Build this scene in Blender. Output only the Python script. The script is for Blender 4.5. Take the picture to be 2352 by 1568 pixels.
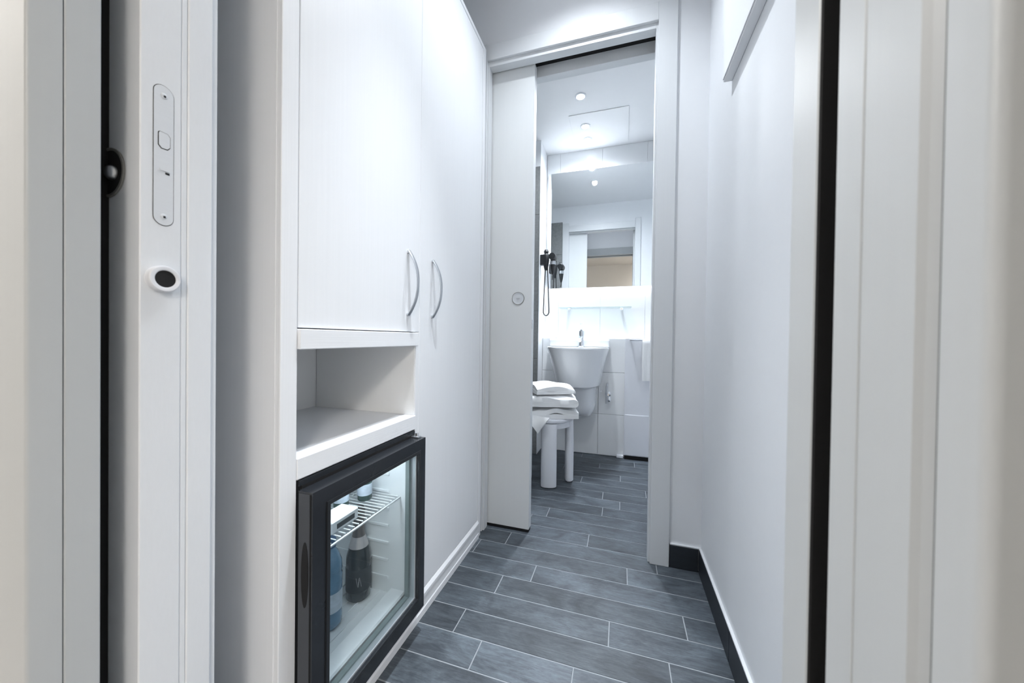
import bpy, bmesh, math, random
from mathutils import Vector, Matrix

random.seed(7)
scn = bpy.context.scene
for o in list(bpy.data.objects):
    bpy.data.objects.remove(o, do_unlink=True)
COL = scn.collection

# ------------------------------------------------------------------ camera
H = 0.88
cam_d = bpy.data.cameras.new('camera')
cam = bpy.data.objects.new('camera', cam_d)
COL.objects.link(cam)
right = Vector((0.95430, 0.29857, 0.01322))
down = Vector((0.01547, -0.00519, -0.99987))
fwd = Vector((-0.29846, 0.95437, -0.00957))
m = Matrix.Identity(4)
for i in range(3):
    m[i][0] = right[i]
    m[i][1] = -down[i]
    m[i][2] = -fwd[i]
m[2][3] = H
cam.matrix_world = m
cam_d.sensor_width = 36.0
cam_d.lens = 800.8 / 2352 * 36.0
cam_d.clip_start = 0.01
cam_d.dof.use_dof = True
cam_d.dof.focus_distance = 1.5
cam_d.dof.aperture_fstop = 6.3
scn.camera = cam

# ------------------------------------------------------------------ world, exposure
w = bpy.data.worlds.new('world')
scn.world = w
w.use_nodes = True
w.node_tree.nodes['Background'].inputs[0].default_value = (0.75, 0.82, 0.95, 1)
w.node_tree.nodes['Background'].inputs[1].default_value = 0.02
scn.view_settings.view_transform = 'Standard'
scn.view_settings.look = 'None'
scn.view_settings.exposure = 1.48
scn.view_settings.gamma = 1.0
scn.view_settings.use_curve_mapping = False
HALL_WATT = 36.0
BATH_WATT = 18.5
FOYER_WATT = 44.0
MIRROR_LED = 12.0

# ------------------------------------------------------------------ materials
MATS = {}


def srgb(r, g, b):
    f = lambda c: (c / 255 / 12.92) if c / 255 <= 0.04045 else ((c / 255 + 0.055) / 1.055) ** 2.4
    return (f(r), f(g), f(b), 1.0)


def mat(name, col, rough=0.5, metal=0.0, spec=0.5, emit=0.0, emit_col=None,
        noise=None, bump=0.0, var=0.04, coat=0.0, bump_scale=None):
    mt = bpy.data.materials.new(name)
    mt.use_nodes = True
    nt = mt.node_tree
    b = nt.nodes['Principled BSDF']
    b.inputs['Base Color'].default_value = col
    b.inputs['Roughness'].default_value = rough
    b.inputs['Metallic'].default_value = metal
    b.inputs['Specular IOR Level'].default_value = spec
    b.inputs['Coat Weight'].default_value = coat
    if emit > 0:
        b.inputs['Emission Color'].default_value = emit_col or col
        b.inputs['Emission Strength'].default_value = emit
    if noise:
        geo = nt.nodes.new('ShaderNodeNewGeometry')
        mp = nt.nodes.new('ShaderNodeMapping')
        mp.inputs['Scale'].default_value = noise
        nz = nt.nodes.new('ShaderNodeTexNoise')
        nz.inputs['Scale'].default_value = 1.0
        nz.inputs['Detail'].default_value = 4.0
        nt.links.new(geo.outputs['Position'], mp.inputs['Vector'])
        nt.links.new(mp.outputs['Vector'], nz.inputs['Vector'])
        mx = nt.nodes.new('ShaderNodeMix')
        mx.data_type = 'RGBA'
        mx.inputs[6].default_value = tuple(c * (1 - var) for c in col[:3]) + (1,)
        mx.inputs[7].default_value = tuple(min(1, c * (1 + var)) for c in col[:3]) + (1,)
        nt.links.new(nz.outputs['Fac'], mx.inputs[0])
        nt.links.new(mx.outputs[2], b.inputs['Base Color'])
        if bump > 0:
            bp = nt.nodes.new('ShaderNodeBump')
            bp.inputs['Strength'].default_value = bump
            bp.inputs['Distance'].default_value = bump_scale or 0.001
            nt.links.new(nz.outputs['Fac'], bp.inputs['Height'])
            nt.links.new(bp.outputs['Normal'], b.inputs['Normal'])
    MATS[name] = mt
    return mt


WALL = mat('wall_paint', (0.83, 0.85, 0.88, 1), 0.6, noise=(40, 40, 40), bump=0.1, var=0.01)
CEIL = mat('ceiling_paint', (0.86, 0.87, 0.89, 1), 0.75, noise=(30, 30, 30), bump=0.05, var=0.01)
BEIGE = mat('foyer_paint', (0.56, 0.545, 0.52, 1), 0.7, noise=(20, 20, 20), bump=0.05, var=0.02)
BEIGEF = mat('foyer_carpet', (0.30, 0.28, 0.26, 1), 0.9, noise=(300, 300, 300), bump=0.3, var=0.15)
WOODW = mat('white_wood_grain', (0.86, 0.88, 0.91, 1), 0.42, noise=(260, 260, 3.0), bump=0.22, var=0.025)
WOODH = mat('white_wood_grain_horizontal', (0.86, 0.88, 0.91, 1), 0.42, noise=(260, 3.0, 260), bump=0.22, var=0.025)
SIDEW = mat('side_panel_grain', (0.86, 0.88, 0.91, 1), 0.5, noise=(200, 200, 2.5), bump=0.15, var=0.02)
NICHE = mat('niche_laminate', (0.90, 0.91, 0.915, 1), 0.5, noise=(200, 200, 5), bump=0.05, var=0.01)
FRAME = mat('frame_laminate', (0.72, 0.745, 0.77, 1), 0.42, noise=(150, 150, 2), bump=0.1, var=0.015)
FRAMEO = mat('entrance_frame_laminate', (0.48, 0.505, 0.52, 1), 0.4, noise=(150, 150, 2), bump=0.08, var=0.015)
DOORM = mat('sliding_door_laminate', (0.75, 0.775, 0.79, 1), 0.45, noise=(120, 120, 2), bump=0.08, var=0.015)
DOORE = mat('door_edge_laminate', (0.75, 0.78, 0.82, 1), 0.45, noise=(300, 300, 60), bump=0.1, var=0.02)
DARKGAP = mat('black_rubber', (0.004, 0.004, 0.005, 1), 0.8, noise=(300, 300, 300), bump=0.2, var=0.3)
STEEL = mat('satin_steel', (0.60, 0.62, 0.65, 1), 0.32, metal=1.0, noise=(400, 400, 30), bump=0.03, var=0.03)
CHROME = mat('chrome', (0.75, 0.77, 0.80, 1), 0.08, metal=1.0, noise=(50, 50, 50), var=0.01)
PLATE = mat('lock_plate_steel', (0.70, 0.73, 0.77, 1), 0.45, metal=0.12, noise=(60, 60, 400), bump=0.05, var=0.03)
RIMM = mat('dull_rim_metal', (0.22, 0.22, 0.21, 1), 0.5, metal=0.5, noise=(90, 90, 90), var=0.1)
DARKMETAL = mat('dark_recess_metal', (0.02, 0.02, 0.02, 1), 0.3, metal=0.6, noise=(90, 90, 90), var=0.1)
BLACKP = mat('black_glossy_plastic', (0.020, 0.023, 0.028, 1), 0.22, spec=0.5, noise=(60, 60, 60), var=0.1)
BLACKM = mat('black_satin_plastic', (0.016, 0.018, 0.021, 1), 0.4, noise=(200, 200, 200), var=0.1)
TEAL = mat('grey_green_spacer', (0.20, 0.24, 0.24, 1), 0.35, noise=(60, 60, 60), var=0.08)
SIDEGREY = mat('dark_grey_plastic', (0.045, 0.050, 0.060, 1), 0.35, noise=(60, 60, 60), var=0.08)
LINER = mat('fridge_liner_white', (0.80, 0.83, 0.85, 1), 0.4, noise=(40, 40, 40), var=0.01)
SPACER = mat('silver_spacer', (0.62, 0.65, 0.68, 1), 0.35, metal=0.6, noise=(60, 60, 60), var=0.03)
WIRE = mat('white_coated_wire', (0.80, 0.82, 0.83, 1), 0.35, noise=(60, 60, 60), var=0.02)
GROUT = mat('grout', (0.27, 0.29, 0.31, 1), 0.85, noise=(90, 90, 90), bump=0.3, var=0.12)
SKIRT = mat('skirting_tile', (0.022, 0.027, 0.034, 1), 0.45, noise=(25, 25, 120), bump=0.1, var=0.25)
CAULK = mat('white_caulk', (0.72, 0.74, 0.77, 1), 0.6, noise=(90, 90, 90), var=0.03)
TILEW = mat('white_wall_tile', (0.84, 0.86, 0.88, 1), 0.18, noise=(3, 3, 3), var=0.02)
TILEG = mat('tile_grout_white', (0.82, 0.84, 0.86, 1), 0.8, noise=(90, 90, 90), var=0.03)
TILED = mat('dark_wall_tile', (0.24, 0.25, 0.255, 1), 0.4, noise=(60, 60, 60), bump=0.2, var=0.3)
CERAM = mat('white_ceramic', (0.80, 0.82, 0.85, 1), 0.08, coat=0.4, noise=(2, 2, 2), var=0.01)
PLASTW = mat('white_plastic', (0.78, 0.80, 0.85, 1), 0.35, noise=(30, 30, 30), var=0.01)
TOWEL = mat('white_terry', (0.88, 0.89, 0.90, 1), 0.95, noise=(900, 900, 900), bump=0.8, var=0.06, bump_scale=0.002)
LAMP = mat('hall_lamp_lens', (1, 1, 1, 1), 0.4, emit=14.0, emit_col=(0.88, 0.94, 1.0, 1))
LAMPB = mat('bath_lamp_lens', (1, 1, 1, 1), 0.4, emit=14.0, emit_col=(0.90, 0.95, 1.0, 1))
LAMPW = mat('foyer_lamp_lens', (1, 1, 1, 1), 0.4, emit=14.0, emit_col=(1.0, 0.90, 0.78, 1))
LEDM = mat('mirror_led', (1, 1, 1, 1), 0.4, emit=MIRROR_LED, emit_col=(0.92, 0.96, 1.0, 1))
FRIDGE_FILL = mat('fridge_fill_glow', (1, 1, 1, 1), 0.4, emit=7.5, emit_col=(0.88, 0.95, 1.0, 1))  # emission of the fill strip added inside the fridge
MIRROR = mat('mirror_silver', (0.92, 0.94, 0.95, 1), 0.0, metal=1.0)
BOTTLE = mat('dark_bottle_glass', (0.035, 0.042, 0.045, 1), 0.1, coat=0.3, noise=(30, 30, 30), var=0.1)
FOIL = mat('bottle_foil', (0.22, 0.20, 0.19, 1), 0.3, metal=0.6, noise=(200, 200, 60), bump=0.3, var=0.15)
FOILB = mat('bottle_foil_band', (0.55, 0.52, 0.52, 1), 0.3, metal=0.5, noise=(200, 200, 60), var=0.1)
LABELM = mat('bottle_label', (0.045, 0.050, 0.055, 1), 0.5, noise=(60, 60, 60), var=0.2)
LABELMARK = mat('bottle_label_mark', (0.35, 0.35, 0.36, 1), 0.5, noise=(60, 60, 60), var=0.1)
WATERB = mat('blue_water_bottle', (0.14, 0.26, 0.38, 1), 0.12, coat=0.4, noise=(25, 25, 60), bump=0.2, var=0.25)
WATERL = mat('water_label', (0.55, 0.62, 0.70, 1), 0.4, noise=(60, 60, 90), var=0.3)
CAPB = mat('blue_cap', (0.06, 0.12, 0.22, 1), 0.4, noise=(60, 60, 60), var=0.1)
GREENG = mat('green_bottle_glass', (0.05, 0.09, 0.08, 1), 0.1, noise=(30, 30, 30), var=0.1)
CARTON = mat('white_carton', (0.70, 0.72, 0.74, 1), 0.5, noise=(60, 60, 60), var=0.05)


def glass_mat(name, tint, refl_rough=0.02):
    mt = bpy.data.materials.new(name)
    mt.use_nodes = True
    nt = mt.node_tree
    nt.nodes.clear()
    out = nt.nodes.new('ShaderNodeOutputMaterial')
    tr = nt.nodes.new('ShaderNodeBsdfTransparent')
    tr.inputs[0].default_value = tint
    gl = nt.nodes.new('ShaderNodeBsdfGlossy')
    gl.inputs['Roughness'].default_value = refl_rough
    lw = nt.nodes.new('ShaderNodeLayerWeight')
    lw.inputs[0].default_value = 0.5
    pw = nt.nodes.new('ShaderNodeMath'); pw.operation = 'POWER'; pw.inputs[1].default_value = 5.0
    nt.links.new(lw.outputs['Facing'], pw.inputs[0])
    fr = nt.nodes.new('ShaderNodeMath'); fr.operation = 'MULTIPLY_ADD'
    fr.inputs[1].default_value = 0.90; fr.inputs[2].default_value = 0.03
    nt.links.new(pw.outputs[0], fr.inputs[0])
    mx = nt.nodes.new('ShaderNodeMixShader')
    nt.links.new(fr.outputs[0], mx.inputs[0])
    nt.links.new(tr.outputs[0], mx.inputs[1])
    nt.links.new(gl.outputs[0], mx.inputs[2])
    nt.links.new(mx.outputs[0], out.inputs[0])
    MATS[name] = mt
    return mt


GLASS = glass_mat('fridge_glass', (0.90, 0.93, 0.94, 1))
GLASSS = glass_mat('shelf_glass', (0.88, 0.93, 0.93, 1))


def plank_mat():
    mt = bpy.data.materials.new('slate_plank_tile')
    mt.use_nodes = True
    nt = mt.node_tree
    L = nt.links.new
    b = nt.nodes['Principled BSDF']
    b.inputs['Roughness'].default_value = 0.34
    b.inputs['Specular IOR Level'].default_value = 0.38
    geo = nt.nodes.new('ShaderNodeNewGeometry')
    inf = nt.nodes.new('ShaderNodeObjectInfo')
    mul = nt.nodes.new('ShaderNodeMath'); mul.operation = 'MULTIPLY'; mul.inputs[1].default_value = 37.0
    L(inf.outputs['Random'], mul.inputs[0])
    cmb = nt.nodes.new('ShaderNodeCombineXYZ')
    L(mul.outputs[0], cmb.inputs[0]); L(mul.outputs[0], cmb.inputs[2])
    add = nt.nodes.new('ShaderNodeVectorMath'); add.operation = 'ADD'
    L(geo.outputs['Position'], add.inputs[0]); L(cmb.outputs[0], add.inputs[1])

    def noise(scale, detail, dist=0.0, rough=0.6):
        mp = nt.nodes.new('ShaderNodeMapping'); mp.inputs['Scale'].default_value = scale
        L(add.outputs[0], mp.inputs['Vector'])
        n = nt.nodes.new('ShaderNodeTexNoise')
        n.inputs['Scale'].default_value = 1; n.inputs['Detail'].default_value = detail
        n.inputs['Roughness'].default_value = rough; n.inputs['Distortion'].default_value = dist
        L(mp.outputs['Vector'], n.inputs['Vector'])
        return n
    n1 = noise((11, 95, 1), 8, 1.0, 0.75)      # grain streaks along the plank
    n2 = noise((6, 11, 1), 5, 0.8, 0.65)         # clouds
    n3 = noise((70, 330, 1), 4, 0.4)         # fine fibres
    r1 = nt.nodes.new('ShaderNodeValToRGB')
    r1.color_ramp.elements[0].position = 0.30; r1.color_ramp.elements[0].color = (0.042, 0.050, 0.060, 1)
    r1.color_ramp.elements[1].position = 0.72; r1.color_ramp.elements[1].color = (0.112, 0.131, 0.148, 1)
    L(n1.outputs['Fac'], r1.inputs['Fac'])
    r2 = nt.nodes.new('ShaderNodeValToRGB')
    r2.color_ramp.elements[0].position = 0.35; r2.color_ramp.elements[0].color = (0.58, 0.59, 0.62, 1)
    r2.color_ramp.elements[1].position = 0.68; r2.color_ramp.elements[1].color = (1.30, 1.33, 1.36, 1)
    L(n2.outputs['Fac'], r2.inputs['Fac'])
    m1 = nt.nodes.new('ShaderNodeMix'); m1.data_type = 'RGBA'; m1.blend_type = 'MULTIPLY'; m1.inputs[0].default_value = 1
    L(r1.outputs[0], m1.inputs[6]); L(r2.outputs[0], m1.inputs[7])
    r3 = nt.nodes.new('ShaderNodeMapRange')
    r3.inputs[3].default_value = 0.80; r3.inputs[4].default_value = 1.20
    L(inf.outputs['Random'], r3.inputs[0])
    r4 = nt.nodes.new('ShaderNodeMapRange')
    r4.inputs[3].default_value = 0.65; r4.inputs[4].default_value = 1.35
    L(n3.outputs['Fac'], r4.inputs[0])
    mm = nt.nodes.new('ShaderNodeMath'); mm.operation = 'MULTIPLY'
    L(r3.outputs[0], mm.inputs[0]); L(r4.outputs[0], mm.inputs[1])
    vm = nt.nodes.new('ShaderNodeVectorMath'); vm.operation = 'SCALE'
    L(m1.outputs[2], vm.inputs[0]); L(mm.outputs[0], vm.inputs['Scale'])
    L(vm.outputs[0], b.inputs['Base Color'])
    rr = nt.nodes.new('ShaderNodeMapRange'); rr.inputs[3].default_value = 0.34; rr.inputs[4].default_value = 0.52
    L(n1.outputs['Fac'], rr.inputs[0]); L(rr.outputs[0], b.inputs['Roughness'])
    bp = nt.nodes.new('ShaderNodeBump'); bp.inputs['Strength'].default_value = 0.35; bp.inputs['Distance'].default_value = 0.0012
    L(n1.outputs['Fac'], bp.inputs['Height']); L(bp.outputs['Normal'], b.inputs['Normal'])
    return mt


PLANK = plank_mat()

# ------------------------------------------------------------------ helpers
WL = {}


def tag(o, label=None, cat=None, group=None, kind=None):
    if label: o['label'] = label
    if cat: o['category'] = cat
    if group: o['group'] = group
    if kind: o['kind'] = kind
    return o


def empty(name, loc, label=None, cat=None, group=None, kind=None):
    o = bpy.data.objects.new(name, None)
    o.empty_display_size = 0.05
    COL.objects.link(o)
    o.location = loc
    WL[o.name] = Vector(loc)
    return tag(o, label, cat, group, kind)


def link(name, bm, material, parent=None, smooth=False, sharp=40):
    """one mesh object from a bmesh in world coordinates; origin at its base centre"""
    bm.normal_update()
    vs = [v.co for v in bm.verts]
    lo = Vector((min(v.x for v in vs), min(v.y for v in vs), min(v.z for v in vs)))
    hi = Vector((max(v.x for v in vs), max(v.y for v in vs), max(v.z for v in vs)))
    org = Vector(((lo.x + hi.x) / 2, (lo.y + hi.y) / 2, lo.z))
    for v in bm.verts: v.co -= org
    me = bpy.data.meshes.new(name)
    bm.to_mesh(me); bm.free()
    me.materials.append(material)
    if smooth:
        for p in me.polygons: p.use_smooth = True
        try:
            me.set_sharp_from_angle(angle=math.radians(sharp))
        except Exception:
            pass
    o = bpy.data.objects.new(name, me)
    COL.objects.link(o)
    WL[o.name] = org.copy()
    if parent is not None:
        o.parent = parent
        o.location = org - WL[parent.name]
    else:
        o.location = org
    return o


def merge(bm, tmp):
    me = bpy.data.meshes.new('tmp'); tmp.to_mesh(me); tmp.free()
    bm.from_mesh(me); bpy.data.meshes.remove(me)


def add_box(bm, x0, x1, y0, y1, z0, z1, bev=0.0, seg=1):
    t = bmesh.new()
    bmesh.ops.create_cube(t, size=1)
    for v in t.verts:
        v.co = Vector((x0 if v.co.x < 0 else x1, y0 if v.co.y < 0 else y1, z0 if v.co.z < 0 else z1))
    if bev > 0:
        bmesh.ops.bevel(t, geom=t.edges[:], offset=bev, segments=seg, affect='EDGES', profile=0.5)
    merge(bm, t)
    return bm


def box(name, x0, x1, y0, y1, z0, z1, material, parent=None, bev=0.001, seg=1):
    return link(name, add_box(bmesh.new(), x0, x1, y0, y1, z0, z1, bev, seg), material, parent)


def add_prism(bm, pts, axis, a0, a1):
    """closed 2-D outline extruded along an axis; pts are the other two coordinates in xyz order"""
    def mk(p, a):
        return Vector((a, p[0], p[1])) if axis == 0 else Vector((p[0], a, p[1])) if axis == 1 else Vector((p[0], p[1], a))
    t = bmesh.new()
    A = [t.verts.new(mk(p, a0)) for p in pts]
    B = [t.verts.new(mk(p, a1)) for p in pts]
    n = len(pts)
    t.faces.new(A); t.faces.new(B[::-1])
    for i in range(n):
        t.faces.new((A[i], B[i], B[(i + 1) % n], A[(i + 1) % n]))
    bmesh.ops.recalc_face_normals(t, faces=t.faces)
    merge(bm, t)
    return bm


def add_ring_x(bm, x0, x1, o, i):
    """rectangular frame lying in a plane of constant x: o, i = (y0,y1,z0,z1)"""
    t = bmesh.new()
    def loop(r, x): return [t.verts.new((x, y, z)) for y, z in ((r[0], r[2]), (r[1], r[2]), (r[1], r[3]), (r[0], r[3]))]
    oa, ob, ia, ib = loop(o, x0), loop(o, x1), loop(i, x0), loop(i, x1)
    for k in range(4):
        j = (k + 1) % 4
        t.faces.new((oa[k], oa[j], ob[j], ob[k])); t.faces.new((ia[k], ib[k], ib[j], ia[j]))
        t.faces.new((oa[k], ia[k], ia[j], oa[j])); t.faces.new((ob[k], ob[j], ib[j], ib[k]))
    bmesh.ops.recalc_face_normals(t, faces=t.faces)
    merge(bm, t)
    return bm


def add_lathe(bm, prof, c, axis='Z', n=24):
    """prof = [(r, h)...] about an axis through c"""
    t = bmesh.new()
    rings = []
    for r, h in prof:
        ring = []
        for k in range(n):
            a = 2 * math.pi * k / n
            u, v = r * math.cos(a), r * math.sin(a)
            p = (u, v, h) if axis == 'Z' else (h, u, v) if axis == 'X' else (u, h, v)
            ring.append(t.verts.new(Vector(c) + Vector(p)))
        rings.append(ring)
    for a, b in zip(rings, rings[1:]):
        for k in range(n):
            t.faces.new((a[k], a[(k + 1) % n], b[(k + 1) % n], b[k]))
    t.faces.new(rings[0]); t.faces.new(rings[-1][::-1])
    bmesh.ops.remove_doubles(t, verts=t.verts, dist=1e-6)
    bmesh.ops.recalc_face_normals(t, faces=t.faces)
    merge(bm, t)
    return bm


def lathe(name, prof, c, material, parent=None, axis='Z', n=24):
    return link(name, add_lathe(bmesh.new(), prof, c, axis, n), material, parent, True)


def add_tube(bm, pts, rad, n=8, flat=None, closed=False):
    """tube along a polyline; flat=(ru, rv) for an elliptical section"""
    P = [Vector(p) for p in pts]
    t = bmesh.new(); rings = []
    N = len(P); up = None
    for i in range(N):
        if closed:
            d = P[(i + 1) % N] - P[i - 1]
        else:
            d = P[min(i + 1, N - 1)] - P[max(i - 1, 0)]
        d.normalize()
        if up is None:
            up = Vector((0, 1, 0)) if abs(d.y) < 0.9 else Vector((1, 0, 0))
        u = d.cross(up).normalized(); v = u.cross(d).normalized(); up = v
        r = rad[i] if isinstance(rad, (list, tuple)) else rad
        ru, rv = (flat if flat else (r, r))
        rings.append([t.verts.new(P[i] + u * ru * math.cos(2 * math.pi * k / n) + v * rv * math.sin(2 * math.pi * k / n)) for k in range(n)])
    for i in range(N if closed else N - 1):
        a, b = rings[i], rings[(i + 1) % N]
        for k in range(n):
            t.faces.new((a[k], a[(k + 1) % n], b[(k + 1) % n], b[k]))
    if not closed:
        t.faces.new(rings[0][::-1]); t.faces.new(rings[-1])
    bmesh.ops.recalc_face_normals(t, faces=t.faces)
    merge(bm, t)
    return bm


def tube(name, pts, rad, material, parent=None, n=8, flat=None, closed=False):
    return link(name, add_tube(bmesh.new(), pts, rad, n, flat, closed), material, parent, True)


def add_loft(bm, loops, cap=True):
    t = bmesh.new()
    R = [[t.verts.new(p) for p in lp] for lp in loops]
    n = len(R[0])
    for a, b in zip(R, R[1:]):
        for k in range(n):
            t.faces.new((a[k], a[(k + 1) % n], b[(k + 1) % n], b[k]))
    if cap:
        t.faces.new(R[0]); t.faces.new(R[-1][::-1])
    bmesh.ops.recalc_face_normals(t, faces=t.faces)
    merge(bm, t)
    return bm


# ------------------------------------------------------------------ main planes (metres; x right, y into the hall, z up)
XR = 0.303          # hall right wall
XC = -0.590         # wardrobe fronts
XHL = -1.0          # hall left wall (behind the wardrobe)
YD = 1.478          # wall with the bathroom door, hall side
CH = 2.50           # hall ceiling
BL, BR = -0.600, 0.90
YF = 2.83           # bathroom far wall (upper part)
YP = 2.73           # tiled pre-wall under the ledge
BC = 2.38           # bathroom ceiling
EY0, EY1 = 0.2165, 0.361   # entrance wall faces
EXL, EXR = -0.58, 0.14     # entrance clear opening

# ------------------------------------------------------------------ floor with its planks
fl = empty('floor', (0, 1.3, 0), 'dark slate wood-look plank tile floor with pale grout', 'floor', kind='structure')
box('screed', -1.25, 1.0, 0.19, 2.95, -0.06, -0.0009, GROUT, fl, 0)
ROW0, PITCH, PLEN, GAP = 1.032, 0.0945, 0.605, 0.0034
known = {-2: [-0.373, -0.108], -1: [-0.467], 0: [-0.0215], 1: [-0.404], 2: [-0.30], 3: [-0.570], 4: [-0.461],
         5: [-0.124], 7: [-0.340], 8: [-0.078], 9: [0.007]}
for k in range(-9, 20):
    y0, y1 = ROW0 + k * PITCH + GAP / 2, ROW0 + (k + 1) * PITCH - GAP / 2
    y0, y1 = max(y0, 0.192), min(y1, 2.83)
    if y1 - y0 < 0.02: continue
    x0, x1 = (-0.78, 0.42) if y1 < 1.62 else (-1.24, 0.88)
    js = list(known.get(k, [-0.60 + ((k * 0.233) % 0.605)]))
    a = js[0]
    while a > x0: a -= PLEN
    b = js[-1]
    cuts = []
    t = js[0]
    while t > x0: cuts.append(t); t -= PLEN
    for j in js[1:]: cuts.append(j)
    t = js[-1] + (PLEN if len(js) == 1 else 0.34)
    while t < x1: cuts.append(t); t += PLEN
    cuts = [x0] + sorted(set(cuts)) + [x1]
    for c0, c1 in zip(cuts, cuts[1:]):
        if c1 - c0 < 0.015: continue
        box('plank', c0 + GAP / 2, c1 - GAP / 2, y0, y1, -0.008, 0.0, PLANK, fl, 0.0007)
ff = box('floor_foyer', -1.7, 1.5, -2.3, 0.189, -0.05, 0.0, BEIGEF, None, 0)
tag(ff, 'beige carpeted foyer floor outside the entrance', 'floor', kind='structure')

# ------------------------------------------------------------------ walls and ceilings


def struct(name, boxes, material, label, cat='wall', bev=0):
    bm = bmesh.new()
    for b in boxes: add_box(bm, *b, bev)
    return tag(link(name, bm, material), label, cat, kind='structure')


struct('wall_right', [(XR, XR + 0.1, 0.361, 1.515, 0, CH)], WALL, 'plain white right wall of the entrance hall')
struct('wall_left', [(XHL - 0.1, XHL, 0.361, 1.478, 0, CH)], WALL, 'white left hall wall behind the wardrobe')
wb = struct('wall_back', [(-1.1, -0.640, YD, 1.515, 0, CH), (0.170, 0.41, YD, 1.515, 0, CH), (-0.640, 0.170, YD, 1.515, 2.150, CH),
                          (-1.35, -0.640, 1.575, 1.615, 0, CH), (0.170, BR + 0.1, 1.575, 1.615, 0, CH), (-0.640, 0.170, 1.575, 1.615, 2.150, CH),
                          (0.230, BR + 0.1, 1.515, 1.575, 0, CH), (-1.25, -1.20, 1.515, 1.575, 0, CH), (-1.20, 0.230, 1.515, 1.575, 2.2, CH)],
            WALL, 'pale wall with the bathroom doorway at the end of the hall')
struct('wall_entrance', [(-1.7, -0.622, EY0, 0.2455, 0, CH), (-1.7, -0.622, 0.331, EY1, 0, CH), (-1.7, -1.5, 0.2455, 0.331, 0, CH),
                         (0.162, 1.5, EY0, EY1, 0, CH), (-0.622, 0.162, EY0, 0.2455, 2.15, CH), (-0.622, 0.162, 0.331, EY1, 2.15, CH),
                         (-1.5, 0.162, 0.2455, 0.331, 2.3, CH)],
       WALL, 'thick wall around the entrance opening with a pocket for the door')
struct('ceiling', [(-1.1, 0.41, 0.361, 1.615, CH, CH + 0.1)], CEIL, 'white entrance hall ceiling', 'ceiling')
struct('ceiling_bathroom', [(-1.35, BR + 0.1, 1.615, YF + 0.1, BC, BC + 0.1)], CEIL, 'white bathroom ceiling above the mirror', 'ceiling')
struct('wall_foyer', [(-1.8, -1.7, -2.4, 0.2165, 0, 2.5), (1.5, 1.6, -2.4, 0.2165, 0, 2.5), (-1.7, 1.5, -2.4, -2.3, 0, 2.5)],
       BEIGE, 'warm beige foyer walls outside the entrance, seen in the mirror')
struct('foyer_light_blocker', [(0.240, 0.340, -0.30, 0.188, 0, 2.5)], BEIGE, 'unseen beige wall piece added to shade the right entrance casing')  # added out of view to keep foyer light off the right casing
struct('ceiling_foyer', [(-1.8, 1.6, -2.4, 0.361, 2.5, 2.6)], BEIGE, 'beige foyer ceiling outside the entrance', 'ceiling')
struct('wall_bathroom_right', [(BR, BR + 0.1, 1.615, YF, 0, BC)], WALL, 'white right wall of the bathroom')
wbl = struct('wall_bathroom_left', [(-1.25, BL, 2.593, YF + 0.1, 0, BC), (-1.35, -1.25, 1.615, YF + 0.1, 0, BC)], WALL,
             'left bathroom wall, white beside the mirror with dark tiles in the shower recess')
for zi in range(6):
    z0, z1 = 0.003 + zi * 0.3635, 0.003 + (zi + 1) * 0.3635 - 0.002
    for x0, x1 in ((-1.249, -0.930), (-0.930, BL - 0.003)):
        box('dark_tile', x0 + 0.001, x1 - 0.001, 2.585, 2.593, z0, z1, TILED, wbl, 0.001)
    for y0, y1 in ((1.625, 1.945), (1.945, 2.265), (2.265, 2.584)):
        box('dark_tile', -1.25, -1.242, y0 + 0.001, y1 - 0.001, z0, z1, TILED, wbl, 0.001)
    for x0, x1 in ((-1.240, -0.945), (-0.945, -0.657)):
        box('dark_tile', x0 + 0.001, x1 - 0.001, 1.615, 1.623, z0 * 1.012, z1 * 1.012, TILED, wb, 0.001)
box('edge_trim', BL - 0.003, BL + 0.002, 2.584, 2.595, 0, 2.185, PLASTW, wbl, 0.001)
wf = struct('wall_bathroom_far', [(BL - 0.1, BR + 0.1, YF, YF + 0.1, 0, BC), (BL, BR, YP + 0.008, YF, 0, 0.885)], TILEG,
            'white tiled far bathroom wall with a half-height ledge below the mirror')
# tiles: upper wall face, pre-wall face and ledge
xs = [BL + 0.001, -0.49, -0.16, 0.17, 0.50, BR - 0.001]
zs = [0.002, 0.3135, 0.630, 0.886]
for x0, x1 in zip(xs, xs[1:]):
    for z0, z1 in zip(zs, zs[1:]):
        box('wall_tile', x0 + 0.0015, x1 - 0.0015, YP, YP + 0.008, z0 + 0.0015, z1 - (0 if z1 > 0.8 else 0.0015), TILEW, wf, 0.0012)
    box('ledge_tile', x0 + 0.0015, x1 - 0.0015, YP + 0.0085, YF, 0.885, 0.891, TILEW, wf, 0.001)
    for z0, z1 in ((0.892, 1.39), (1.39, 1.89), (1.89, 2.38)):
        box('wall_tile', x0 + 0.0007, x1 - 0.0007, YF - 0.006, YF, z0 + 0.0007, z1 - 0.0007, TILEW, wf, 0.0006)

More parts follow.
